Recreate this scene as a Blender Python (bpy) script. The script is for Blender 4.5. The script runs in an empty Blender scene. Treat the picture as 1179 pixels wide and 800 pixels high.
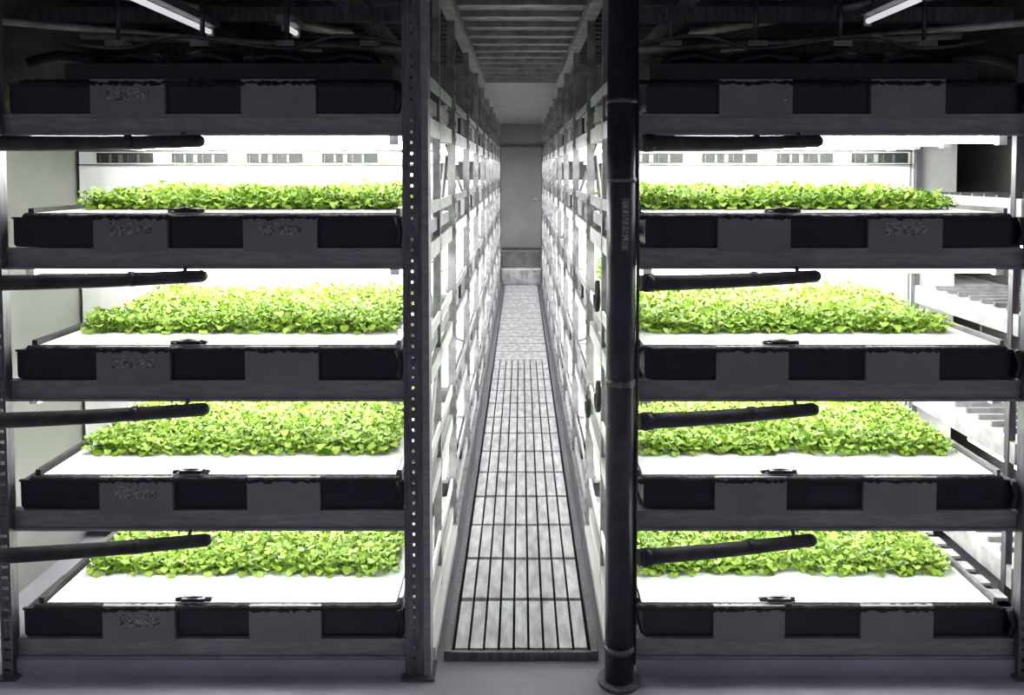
import bpy, math, random
import numpy as np
from mathutils import Vector, Matrix
random.seed(4); rng=np.random.default_rng(7)
scene=bpy.context.scene
scene.view_settings.view_transform='Standard'
H=2.415

# ---------------------------------------------------------------- materials
def mat(name,c1,c2=None,rough=.5,metal=0.,scale=8,emit=None,estr=0,bump=0.,stretch=None):
    m=bpy.data.materials.new(name); m.use_nodes=True
    nt=m.node_tree; b=nt.nodes['Principled BSDF']
    b.inputs['Roughness'].default_value=rough; b.inputs['Metallic'].default_value=metal
    if c2 is None: c2=tuple(x*.8 for x in c1)
    tc=nt.nodes.new('ShaderNodeTexCoord'); n=nt.nodes.new('ShaderNodeTexNoise')
    n.inputs['Scale'].default_value=scale; n.inputs['Detail'].default_value=5
    if stretch:
        mp=nt.nodes.new('ShaderNodeMapping'); mp.inputs['Scale'].default_value=stretch
        nt.links.new(tc.outputs['Object'],mp.inputs[0]); nt.links.new(mp.outputs[0],n.inputs['Vector'])
    else: nt.links.new(tc.outputs['Object'],n.inputs['Vector'])
    r=nt.nodes.new('ShaderNodeValToRGB'); r.color_ramp.elements[0].position=.35; r.color_ramp.elements[1].position=.65
    r.color_ramp.elements[0].color=(*c2,1); r.color_ramp.elements[1].color=(*c1,1)
    nt.links.new(n.outputs['Fac'],r.inputs[0]); nt.links.new(r.outputs[0],b.inputs['Base Color'])
    if bump:
        bp=nt.nodes.new('ShaderNodeBump'); bp.inputs['Strength'].default_value=bump; bp.inputs['Distance'].default_value=.01
        nt.links.new(n.outputs['Fac'],bp.inputs['Height']); nt.links.new(bp.outputs[0],b.inputs['Normal'])
    if emit:
        b.inputs['Emission Color'].default_value=(*emit,1); b.inputs['Emission Strength'].default_value=estr
    return m
M_tab=mat('painted_grey_plate',(.24,.235,.245),(.21,.205,.215),.6)
M_rail=mat('painted_grey_rail',(.33,.32,.335),(.23,.22,.24),.45,.2,stretch=(1,6,6))
M_navy=mat('dark_navy_plastic',(.012,.007,.030),(.005,.003,.011),.4)
M_black=mat('black_rubber',(.012,.011,.016),(.006,.006,.008),.45,bump=.2,scale=30)
M_hose=mat('matt_black_pipe',(.055,.053,.058),(.022,.021,.024),.6,scale=12)
M_post=mat('dark_steel_post',(.18,.17,.195),(.095,.09,.11),.4,.4,stretch=(8,8,1))
M_pipe=mat('dark_column_paint',(.05,.045,.068),(.026,.024,.038),.35,.2)
M_board=mat('white_styrofoam',(.86,.87,.87),(.8,.81,.82),.7,scale=40,bump=.1)
M_white=mat('white_reflector',(.88,.88,.88),(.82,.83,.83),.6)
M_vent=mat('rear_vent_grey',(.10,.10,.10),(.05,.05,.055),.6)
M_ventd=mat('rear_vent_dark',(.014,.014,.014),(.006,.006,.006),.85,scale=30)
M_galv=mat('galvanised_steel',(.80,.80,.81),(.52,.52,.53),.4,.2,scale=14)
M_galvd=mat('galvanised_steel_dull',(.38,.38,.39),(.19,.19,.20),.45,.3,scale=10)
M_lamp=mat('fluorescent_glass',(.9,.9,.9),emit=(1,.995,.985),estr=25)
M_lampa=mat('fluorescent_glass_low',(.9,.9,.9),emit=(1,.995,.985),estr=26)
M_lampr=mat('fluorescent_glass_high_output',(.9,.9,.9),emit=(1,.995,.985),estr=85)
M_lampd=mat('ceiling_lamp_glass',(.9,.9,.9),emit=(.95,.95,1),estr=.7)
M_ceil=mat('dark_ceiling_steel',(.18,.175,.19),(.08,.078,.09),.5,.3,scale=3)
M_floor=mat('floor_paint',(.40,.40,.46),(.33,.33,.39),.45,scale=2)
M_wall=mat('wall_panel',(.24,.24,.23),(.20,.20,.195),.7,scale=1.5)
M_door=mat('door_paint',(.20,.20,.195),(.17,.17,.165),.5,scale=2)
M_grate=mat('walkway_plank',(.84,.84,.86),(.50,.50,.52),.34,.55,scale=6,stretch=(3,1,1))
M_label=mat('label_print',(.46,.45,.48),(.05,.05,.06),.6,scale=90)
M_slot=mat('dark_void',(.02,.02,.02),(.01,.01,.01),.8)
def leafmat():
    m=bpy.data.materials.new('lettuce_leaf'); m.use_nodes=True; nt=m.node_tree
    b=nt.nodes['Principled BSDF']; b.inputs['Roughness'].default_value=.55
    g=nt.nodes.new('ShaderNodeNewGeometry'); r=nt.nodes.new('ShaderNodeValToRGB')
    e=r.color_ramp.elements; e[0].color=(.08,.155,.006,1); e[1].color=(.44,.64,.12,1)
    el=e.new(.5); el.color=(.23,.38,.026,1)
    nt.links.new(g.outputs['Random Per Island'],r.inputs[0]); nt.links.new(r.outputs[0],b.inputs['Base Color'])
    t=nt.nodes.new('ShaderNodeBsdfTranslucent'); nt.links.new(r.outputs[0],t.inputs[0])
    mx=nt.nodes.new('ShaderNodeMixShader'); mx.inputs[0].default_value=.13
    nt.links.new(b.outputs[0],mx.inputs[1]); nt.links.new(t.outputs[0],mx.inputs[2])
    nt.links.new(mx.outputs[0],nt.nodes['Material Output'].inputs[0]); return m
M_leaf=leafmat()

# ---------------------------------------------------------------- mesh builder
class MB:
    def __init__(s): s.v=[]; s.f=[]; s.mi=[]; s.mats=[]; s.sm=[]
    def m(s,mt):
        if mt not in s.mats: s.mats.append(mt)
        return s.mats.index(mt)
    def box(s,x0,x1,y0,y1,z0,z1,mt,bev=0.):
        i=s.m(mt); n=len(s.v)
        if bev<=0:
            s.v+=[(x,y,z) for z in(z0,z1) for y in(y0,y1) for x in(x0,x1)]
            for f in((0,2,3,1),(4,5,7,6),(0,1,5,4),(2,6,7,3),(0,4,6,2),(1,3,7,5)):
                s.f.append(tuple(n+k for k in f)); s.mi.append(i); s.sm.append(False)
        else:   # rounded in x-z profile, extruded along y
            p=[]
            for cx,cz,a0 in((x1-bev,z1-bev,0),(x0+bev,z1-bev,90),(x0+bev,z0+bev,180),(x1-bev,z0+bev,270)):
                for a in(0,30,60,90):
                    t=math.radians(a0+a); p.append((cx+bev*math.cos(t),cz+bev*math.sin(t)))
            k=len(p)
            s.v+=[(a,y0,b) for a,b in p]+[(a,y1,b) for a,b in p]
            s.f.append(tuple(n+j for j in range(k))); s.f.append(tuple(n+k+j for j in reversed(range(k))))
            for j in range(k): s.f.append((n+j,n+k+j,n+k+(j+1)%k,n+(j+1)%k))
            s.mi+=[i]*(k+2); s.sm+=[False]*(k+2)
    def tube(s,pts,r,mt,seg=10,radii=None):
        i=s.m(mt); pts=[Vector(p) for p in pts]; n=len(s.v); K=len(pts)
        for j,p in enumerate(pts):
            d=(pts[min(j+1,K-1)]-pts[max(j-1,0)]).normalized()
            up=Vector((0,0,1)) if abs(d.z)<.9 else Vector((1,0,0))
            a=d.cross(up).normalized(); b=a.cross(d)
            rr=radii[j] if radii else r
            for q in range(seg):
                t=2*math.pi*q/seg; s.v.append(tuple(p+a*rr*math.cos(t)+b*rr*math.sin(t)))
        for j in range(K-1):
            for q in range(seg):
                s.f.append((n+j*seg+q,n+j*seg+(q+1)%seg,n+(j+1)*seg+(q+1)%seg,n+(j+1)*seg+q)); s.mi.append(i); s.sm.append(True)
        s.f.append(tuple(n+q for q in reversed(range(seg)))); s.f.append(tuple(n+(K-1)*seg+q for q in range(seg)))
        s.mi+=[i]*2; s.sm+=[False]*2
    def bar(s,a,b,w,mt):  # square strut
        a=Vector(a); b=Vector(b); s.tube([a,b],w*.7,mt,seg=4)
    def obj(s,name,parent=None):
        me=bpy.data.meshes.new(name); me.from_pydata(s.v,[],s.f)
        for x in s.mats: me.materials.append(x)
        me.polygons.foreach_set('material_index',s.mi); me.polygons.foreach_set('use_smooth',s.sm); me.update()
        o=bpy.data.objects.new(name,me); scene.collection.objects.link(o)
        if parent: o.parent=parent; o.matrix_parent_inverse=Matrix.Translation(-parent.location)
        return o
def empty(name,loc):
    e=bpy.data.objects.new(name,None); e.location=loc; scene.collection.objects.link(e); return e

ZT=[2.841,2.216,1.590,.966,.342]      # tray top heights, top to bottom
YF=4.0; YB=5.5

# ---------------------------------------------------------------- front racks
def front_rack(side):
    if side<0:
        x0,x1=-2.42,-.55; tabs=[(-2.0,-1.655),(-1.30,-.955)]; bx0,bx1=-2.28,-.60
    else:
        x0,x1=.55,2.36; tabs=[(.92,1.26),(1.625,1.97)]; bx0,bx1=.58,2.26
    e=empty('grow_rack',((x0+x1)/2,YF,0))
    rails=MB(); res=MB(); lab=MB(); board=MB(); lamps=MB(); deck=MB(); lin=MB()
    for li,z in enumerate(ZT):
        rails.box(x0,x1,YF,YF+.035,z-.265,z-.165,M_rail)
        rails.box(x0,x1,YF-.012,YF+.0,z-.178,z-.165,M_rail)
        rails.box(x0,x1,YF-.012,YF+.0,z-.265,z-.252,M_rail)
        for sx in(x0,x1-.035): rails.box(sx,sx+.035,YF+.035,YB,z-.255,z-.185,M_rail)
        for ti,(a,b) in enumerate(tabs):
            rails.box(a,b,YF-.014,YF+.02,z-.182,z-.004,M_tab)
            if (side<0 and ti==0) or (side>0 and ti==1 and li in(1,)) or (side<0 and ti==1 and li==1):
                w=b-a
                for q in range(5):
                    lab.box(a+w*(.22+.12*q),a+w*(.31+.12*q),YF-.0165,YF-.0145,z-.105,z-.06,M_label)
                lab.box(a+w*.22,a+w*.7,YF-.0165,YF-.0145,z-.052,z-.046,M_label)
        edges=[x0+.03]+[c for t in tabs for c in t]+[x1-.005]
        for k in range(0,len(edges),2):
            a,b=edges[k],edges[k+1]
            res.box(a+.004,b-.004,YF+.01,YF+.34,z-.162,z-.022,M_navy,bev=.018)
            res.box(a+.004,b-.004,YF-.004,YF+.012,z-.03,z-.02,M_black)
        n0=len(lin.v); N=120; mi=lin.m(M_black)
        for k in range(N+1):
            x=bx0-.05+(bx1-bx0+.08)*k/N; w=random.uniform(-1,1)
            lin.v+=[(x,YF+.006,z-.004+.004*w),(x,YF-.017+.004*random.random(),z-.014+.004*w),(x,YF-.016,z-.030+.008*random.uniform(-1,1))]
        for k in range(N):
            for j in(0,1):
                a=n0+k*3+j; lin.f.append((a,a+1,a+4,a+3)); lin.mi.append(mi); lin.sm.append(True)
        res.tube([(x1-.03,YF-.015,z-.15),(x1-.012,YF-.02,z-.09),(x1-.03,YF-.015,z-.02)],.016,M_black,8)
        deck.box(x0+.04,x1-.04,YF+.04,YB-.01,z-.245,z-.225,M_white)
        deck.box(x0+.04,x1-.04,YF+.36,YB-.02,z-.22,z-.03,M_galvd)
        if li<4:
            for y,ml in((YF+.11,M_lamp),(YF+.65,M_lamp),(YF+1.0,M_lampr),(YF+1.32,M_lampr)):
                lamps.tube([(x0+.08,y,z-.282),(x1-.06,y,z-.282)],.014,ml,8)
                for xx in(x0+.06,x1-.06):
                    lamps.box(xx-.02,xx+.02,y-.02,y+.02,z-.305,z-.246,M_white)
        if li>0:
            board.box(bx0,bx1,YF+.015,YB-.04,z-.02,z,M_board)
            board.box(bx0-.04,bx0-.015,YF+.02,YB-.04,z-.02,z+.02,M_hose)
            board.box(bx1+.012,bx1+.03,YF+.02,YB-.04,z-.02,z+.02,M_galvd)
            cx=-1.58 if side<0 else 1.235
            board.box(cx-.085,cx+.085,YF+.02,YF+.06,z,z+.006,M_black)
            board.box(cx-.05,cx+.06,YF+.005,YF+.05,z+.006,z+.02,M_black)
            board.tube([(cx-.085,YF+.03,z+.01),(cx,YF+.02,z+.022),(cx+.085,YF+.035,z+.01)],.006,M_black,6)
    rails.obj('shelf_rails',e); res.obj('nutrient_troughs',e); lab.obj('labels',e); lin.obj('tray_liner',e)
    board.obj('styrofoam_boards',e); lamps.obj('fluorescent_tubes',e); deck.obj('lamp_reflectors',e)
    bp=MB()
    a,b=(-2.84,-.56) if side<0 else (.56,2.50)
    bp.box(a,b,YB,YB+.03,.05,2.6,M_white)
    for z in ZT[1:]:
        bp.box(a,b,YB-.03,YB,z+.318,z+.326,M_ventd)
        bp.box(a,b,YB-.03,YB,z+.232,z+.237,M_ventd)
        xs=a+.12
        while xs+.37<b:
            bp.box(xs,xs+.36,YB-.012,YB,z+.245,z+.31,M_ventd)
            for q in range(5): bp.box(xs+.02+q*.06,xs+.022+q*.06+.012*(q%3),YB-.018,YB-.012,z+.25,z+.30,M_vent)
            xs+=.48
    bp.obj('rear_reflector',e)
    po=MB()
    ox=x0-.045 if side<0 else x1
    for y in(YF-.05,):
        po.box(ox,ox+.012,y,y+.06,0,3.4,M_post); po.box(ox+.042,ox+.054,y,y+.06,0,3.4,M_post)
        z=0
        while z<3.38:
            po.box(ox+.012,ox+.042,y,y+.008,z,z+.035,M_post); z+=.05
        po.box(ox-.02,ox+.075,y-.02,y+.08,0,.012,M_post)
    po.box(x0,x1,YF-.02,YF+.03,0,.078,M_floor)
    if side<0:
        y=YF-.03
        po.box(-.552,-.514,y,y+.006,0,3.4,M_post); po.box(-.502,-.462,y,y+.006,0,3.4,M_post)
        z=0
        while z<3.38:
            po.box(-.514,-.502,y,y+.006,z,z+(.036),M_post); z+=.05
        po.box(-.552,-.546,y+.006,y+.05,0,3.4,M_post)
        po.box(-.462,-.43,y-.01,y+.10,0,3.4,M_rail)
        po.box(-.57,-.41,y-.04,y+.12,0,.012,M_post)
    po.obj('uprights',e)
    # frame on the aisle side of the front bay
    sf=MB(); s=1 if side>0 else -1
    def bx(xa,xb,*r):
        p,q=sorted((s*xa,s*xb)); sf.box(p,q,*r)
    for z in ZT:
        mt=M_white if z<1.8 else M_galv  # lower rails coloured white to imitate lamplight falling on them
        bx(.45,.475,4.1,5.55,z-.255,z-.165,mt); bx(.45,.462,4.1,5.55,z-.02,z+.04,mt)
        bx(.465,.54,4.15,5.5,z-.13,z-.06,M_galvd)
    bx(.45,.49,4.74,4.79,0,3.4,M_galvd)
    bx(.42,.50,4.1,5.55,0,.07,M_white); bx(.40,.48,3.9,5.55,3.38,3.44,M_galvd)
    sf.bar((s*.48,4.8,1.95),(s*.48,5.5,2.5),.02,M_galvd); sf.bar((s*.48,4.15,.75),(s*.48,4.75,1.3),.02,M_galv)
    for (y,z) in ((4.7,1.72),(4.62,1.18),(5.3,.95)):
        pts=[]
        for q in range(40):
            t=q/39*4*math.pi; pts.append((s*(.43-.0005*q),y+.06*math.cos(t),z+.08*math.sin(t)))
        if s>0: sf.tube(pts,.009,M_black,6)
    sf.obj('side_frame',e)
    return e
rack_l=front_rack(-1); rack_r=front_rack(1)

# dark round column right of the aisle
c=MB(); cx,cy=.462,3.93
c.tube([(cx,cy,.0),(cx,cy,3.45)],.068,M_pipe,24)
for z,h in((.16,.03),(1.42,.03),(2.36,.02),(2.72,.02)):
    c.tube([(cx,cy,z),(cx,cy,z+h)],.073,M_post,24)
c.tube([(cx,cy,0),(cx,cy,.02)],.10,M_post,24)
c.box(cx-.008,cx+.026,cy-.074,cy-.062,2.05,2.29,M_post)
for q in range(6):
    zz=2.06+q*.037
    c.box(cx-.004,cx+.022,cy-.077,cy-.070,zz,zz+.028,M_label)
c.tube([(cx+.06,cy-.02,3.4),(cx+.075,cy-.02,2),(cx+.07,cy-.02,.1)],.008,M_black,6)
c.obj('steel_column')

# black tapered pipes resting under the rails
for side,xa,xb in((-1,-2.46,-1.50),(1,.53,1.35)):
    for li,z in enumerate(ZT[:4]):
        h=MB(); zz=z-.305; L=xb-xa
        pts=[];rad=[]
        for k in range(9):
            t=k/8
            pts.append((xa+L*t,3.80+.15*t,zz+.012*t-.006*math.sin(math.pi*t))); rad.append(.036-.006*t)
        pts+=[(xb+.02,3.952,zz+.013),(xb+.035,3.954,zz+.013),(xb+.042,3.955,zz+.013)]; rad+=[.029,.021,.010]
        h.tube(pts,.04,M_hose,14,radii=rad)
        h.tube([(xa+.02,3.80,zz),(xa+.06,3.806,zz)],.041,M_pipe,14)
        h.tube([(xb-.30,3.897,zz+.006),(xb-.27,3.902,zz+.006)],.035,M_pipe,14)
        h.tube([(xb-.065,3.95,zz+.03),(xb-.065,3.975,zz+.05)],.01,M_post,6)
        h.obj('irrigation_pipe')

# ---------------------------------------------------------------- lettuce
def bed_mesh(name,w,d,gap=None,nl=10,sp=.052):
    V=[];F=[]; US=np.array([0,.22,.5,.8,1.0]); WD=np.array([.10,.6,1.0,.9,.3])
    nx=int(w/sp); ny=int(d/sp)
    for iy in range(ny):
        for ix in range(nx):
            x=(ix+.5)*sp-w/2+rng.normal(0,.007); y=(iy+.5)*sp+rng.normal(0,.008)
            if gap is not None: x=x*.985+(.026 if x>gap else -.026)
            hgt=rng.uniform(.062,.098)*(1+.12*math.sin(x*5+iy*.3))*(1+.25*iy/ny)
            if iy==0: hgt*=.92
            a0=rng.uniform(0,6.28)
            for l in range(nl):
                a=a0+l*2.4+rng.normal(0,.2); inner=l/nl
                L=rng.uniform(.036,.056); W=rng.uniform(.017,.026)
                el=rng.uniform(-.3,.5)+inner*.8
                bz=hgt*(.22+.78*inner)*rng.uniform(.8,1.1); br=.008+.012*(1-inner)
                dx,dy=math.cos(a),math.sin(a)
                s=US*L
                r=br+s*math.cos(el)-(US**2)*L*.18
                zc=bz+s*math.sin(el)-(US**2)*L*.45
                wv=WD*W
                base=len(V)
                for j in range(5):
                    for v,cu in((-1,.4),(0,0),(1,.4)):
                        ruf=rng.normal(0,.0025)
                        V.append((x+dx*r[j]-dy*wv[j]*v,y+dy*r[j]+dx*wv[j]*v,max(.004,zc[j]+cu*wv[j]+ruf)))
                for j in range(4):
                    for q in(0,1):
                        b=base+j*3+q; F.append((b,b+1,b+4,b+3))
                base=len(V)
                V+= [(x-.0015,y,0),(x+.0015,y,0),(x+dx*br+.0015,y+dy*br,bz),(x+dx*br-.0015,y+dy*br,bz)]
                F.append((base,base+1,base+2,base+3))
    me=bpy.data.meshes.new(name); me.from_pydata(V,[],F); me.materials.append(M_leaf)
    me.polygons.foreach_set('use_smooth',[True]*len(F)); me.update(); return me
bA=bed_mesh('lettuce_a',1.61,1.14); bB=bed_mesh('lettuce_b',1.61,1.14); bC=bed_mesh('lettuce_c',1.58,1.14,gap=0)
def bed(me,x,y,z,name='lettuce_seedling_bed'):
    o=bpy.data.objects.new(name,me); o.location=(x,y,z+.0005); scene.collection.objects.link(o)
for k,z in enumerate(ZT[1:]):
    bed((bA,bB,bA,bB)[k],-1.42,4.29,z)
    bed((bB,bA,bC,bC)[k],1.42,4.29,z)

# ribbed drip panel at right, lowest level
p=MB()
for q in range(9):
    p.box(2.29,2.36,4.05+q*.15,4.14+q*.15,.33,.345,M_galv)
for k in range(5): p.box(2.29,2.36,4.02,5.4,.315,.325,M_galvd)
p.obj('ribbed_drip_shelf',rack_r)

# ---------------------------------------------------------------- aisle rows of racks
def aisle_row(side):
    s=side; e=empty('shelving_row',(s*1.4,11.5,0))
    fr=MB(); bd=MB(); lp=MB(); cl=MB()
    ax=.45
    Y0,Y1=5.56,17.6
    def bx(mb,xa,xb,*r): 
        a,b=sorted((s*xa,s*xb)); mb.box(a,b,*r)
    ys=[5.58+k*1.5 for k in range(9)]
    for k,y in enumerate(ys):
        bx(fr,ax-.02,ax+.03,y,y+.05,0,3.4,M_galvd)
        z=.1
        while z<3.3: bx(fr,ax-.023,ax-.02,y+.018,y+.032,z,z+.03,M_slot); z+=.1
    for li,z in enumerate(ZT):
        bx(fr,ax,ax+.03,Y0,Y1,z-.255,z-.165,M_galv)
        bx(fr,ax+.0,ax+.012,Y0,Y1,z-.015,z+.035,M_galvd)
        for k in range(9):
            y=5.64+k*1.5
            if k<8:
                bx(bd,.49,2.3,y,y+1.40,z-.02,z,M_board)
                bx(bd,.49,2.3,y,y+1.40,z-.25,z-.22,M_white)
                for q in(0,1):
                    bx(cl,ax+.01,ax+.05,y+.15+q*.7,y+.60+q*.7,z-.15,z-.03,M_navy if (q+k+li)%2 else M_galvd)
                if li<4:
                    lp.tube([(s*.58,y+.04,z-.29),(s*.58,y+1.36,z-.29)],.014,M_lampa,6)
                    lp.tube([(s*1.3,y+.04,z-.29),(s*1.3,y+1.36,z-.29)],.014,M_lamp,6)
        if li<4:
            for k in range(0,8,2):
                y=5.6+k*1.5
                if (k//2+li)%2: fr.bar((s*(ax+.04),y,z-.6),(s*(ax+.04),y+1.5,z-.26),.016,M_galv)
                else: fr.bar((s*(ax+.04),y,z-.26),(s*(ax+.04),y+1.5,z-.6),.016,M_galvd)
    bx(fr,ax-.03,ax+.05,Y0,Y1,.0,.07,M_galvd)
    bx(fr,ax-.05,ax+.03,Y0,Y1,3.38,3.44,M_galvd)
    fr.obj('aisle_frame',e); bd.obj('boards',e); lp.obj('fluorescent_tubes',e); cl.obj('trough_ends',e)
    for k in range(1):
        for li,z in enumerate(ZT[1:]):
            o=bpy.data.objects.new('lettuce_plants',bA if (k+li)%2 else bB)
            o.location=(s*1.42,5.75+1.5*k,z+.0005); scene.collection.objects.link(o)
            o.parent=e; o.matrix_parent_inverse=Matrix.Translation(-e.location)
    w=MB(); bx(w,2.36,2.38,5.56,Y1,.0,2.8,M_wall); w.obj('outer_reflector',e)
    return e
aisle_row(-1); aisle_row(1)

# ---------------------------------------------------------------- walkway
g=MB(); W0,W1=-.345,.345; y=4.12
g.box(W0-.035,W0,4.10,17.6,0.002,.05,M_post); g.box(W1,W1+.035,4.10,17.6,.002,.05,M_post)
g.box(W0,W1,4.10,4.12,.002,.045,M_post)
while y<17.4:
    L=.50
    n=9 if y<10.3 else 1
    wd=(W1-W0-.02)/n
    for q in range(n):
        a=W0+.01+q*wd; gp=.0065 if n>1 else .004
        if n>1:
            g.box(a+gp,a+wd-gp,y+.028,y+L-.008,.012,.040+random.uniform(-.002,.002),M_grate)
        else:
            for r in range(3): g.box(a+gp,a+wd-gp,y+.03+r*.155,y+.03+r*.155+.137,.012,.040,M_grate)
    y+=L
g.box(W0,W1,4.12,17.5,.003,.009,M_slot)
g.obj('walkway_grating')

# ---------------------------------------------------------------- room shell
def solid(name,*a):
    m=MB(); m.box(*a); return m.obj(name)
solid('floor',-4.2,4.2,.3,18.6,-.1,0,M_floor)
for nm,a,b in(('wall_left',-3.0,-2.87),('wall_right',3.25,3.4)):
    m=MB(); m.box(a,b,3.4,18.5,0,2.62,M_wall); m.box(a,b,3.4,18.5,2.62,3.6,M_ceil); m.obj(nm)
solid('wall_back',-2.87,3.25,18.45,18.6,0,3.6,M_wall)
c=MB(); c.box(-3.0,3.4,2.2,18.6,3.62,3.7,M_ceil)
for side in(-1,1):
    y=2.3
    while y<9:
        a,b=sorted((side*.52,side*2.86)); c.box(a,b,y,y+.05,3.52,3.62,M_ceil); y+=.22
y=2.6
while y<9.5:
    c.box(-.40,.40,y,y+.26,3.46,3.49,M_galvd); c.box(-.40,.40,y+.26,y+.28,3.42,3.49,M_galvd); y+=.40
c.box(-.45,.45,9.7,18.45,3.40,3.46,M_wall)
c.obj('ceiling')
for s in(-1,1):
    t=MB()
    for x in(1.0,2.25): t.box(min(s*x,s*(x+.06)),max(s*x,s*(x+.06)),2.6,8.5,3.36,3.48,M_ceil)
    t.box(min(s*.6,s*2.8),max(s*.6,s*2.8),4.9,4.97,3.26,3.34,M_post)
    t.box(min(s*.6,s*2.8),max(s*.6,s*2.8),6.2,6.27,3.26,3.34,M_post)
    t.bar((s*1.1,5.6,3.30),(s*2.7,4.1,3.38),.04,M_galv)
    t.bar((s*1.3,5.6,3.20),(s*2.9,4.6,3.22),.03,M_galv)
    t.bar((s*.62,4.6,3.06),(s*2.5,4.9,3.18),.03,M_galvd)
    for q in range(4):
        xx=s*(.8+.45*q); t.bar((xx,4.6,3.36),(xx,4.6,3.10),.02,M_post); t.box(xx-.05,xx+.05,4.55,4.65,3.07,3.10,M_galvd)
    pts=[(s*(.62+.06*k),4.35+.05*math.sin(k*.9),3.06+.03*math.sin(k*.45)) for k in range(30)]
    t.tube(pts,.010,M_post,6)
    t.obj('ceiling_frame')
    d=MB()
    for q in range(5):
        a=s*(.72+.36*q); d.tube([(a,4.3,2.93),(a+s*.02,4.3,2.97),(a+s*.15,4.32,2.99),(a+s*.30,4.3,2.95)],.03,M_black,10)
    d.box(min(s*.62,s*2.2),max(s*.62,s*2.2),4.15,5.2,2.83,2.93,M_navy)
    d.obj('spare_tray_stack')
for x,ya,yb in((-1.78,3.6,4.95),(1.84,3.9,4.6),(-1.30,4.75,5.0)):
    l=MB(); l.box(x-.05,x+.05,ya,yb,3.23,3.27,M_galvd)
    l.tube([(x,ya+.03,3.205),(x,yb-.03,3.205)],.016,M_lampd,8)
    l.box(x-.02,x+.02,ya,ya+.02,3.18,3.24,M_galvd); l.box(x-.02,x+.02,yb-.02,yb,3.18,3.24,M_galvd)
    l.bar((x,ya+.08,3.27),(x,ya+.08,3.62),.01,M_post); l.bar((x,yb-.08,3.27),(x,yb-.08,3.62),.01,M_post)
    l.obj('ceiling_lamp')

d=MB()
d.box(-.40,.40,17.9,18.44,0,.70,M_vent); d.box(-.42,.42,17.86,18.44,.70,.73,M_post)
d.box(-.40,.40,17.66,17.9,0,.35,M_galvd); d.box(-.41,.41,17.62,17.9,.35,.37,M_galv)
d.obj('step_platform')
d=MB()
d.box(-.43,.43,18.40,18.44,.74,2.9,M_door)
d.box(-.47,-.43,18.38,18.44,.74,2.94,M_vent); d.box(.43,.47,18.38,18.44,.74,2.94,M_vent); d.box(-.47,.47,18.38,18.44,2.9,2.94,M_vent)
d.tube([(.34,18.38,1.8),(.34,18.36,1.8),(.26,18.36,1.8)],.012,M_galv,8)
d.obj('door_1')

e=MB()
e.box(2.515,2.80,5.5,5.53,.05,2.6,M_white)
for z in(2.25,1.66,1.0,.35):
    e.box(2.55,3.2,4.3,5.49,z-.03,z,M_white); e.box(2.52,2.55,4.3,5.49,z-.09,z+.02,M_galv)
    e.box(2.82,3.2,5.49,8,z-.03,z,M_white)
    for q in range(8): e.box(2.6,3.15,4.4+q*.13,4.42+q*.13,z,z+.03,M_galvd)
for y in(4.35,5.44):
    e.box(2.515,2.55,y,y+.04,0,3,M_post); e.box(3.16,3.2,y,y+.04,0,3,M_post)
for z in(1.95,1.3,.65):
    e.tube([(2.9,4.5,z+.03),(2.9,5.45,z+.03)],.014,M_lampa,6)
    e.box(2.88,2.92,4.5,5.45,z+.045,z+.06,M_white)
    for y in(4.6,5.35): e.bar((2.9,y,z+.06),(2.9,y,z+.27),.008,M_galvd)
e.obj('side_shelf')

# ---------------------------------------------------------------- world + camera
w=bpy.data.worlds.new('World'); scene.world=w; w.use_nodes=True
w.node_tree.nodes['Background'].inputs[0].default_value=(.70,.69,.82,1)
w.node_tree.nodes['Background'].inputs[1].default_value=.26
cam=bpy.data.cameras.new('camera'); co=bpy.data.objects.new('camera',cam); scene.collection.objects.link(co)
co.location=(0,0,H); co.rotation_euler=(math.radians(90-2.7),0,0)
cam.sensor_width=36; cam.lens=30.05; cam.shift_x=-.0089; cam.shift_y=-.1337; cam.clip_start=.05
scene.camera=co
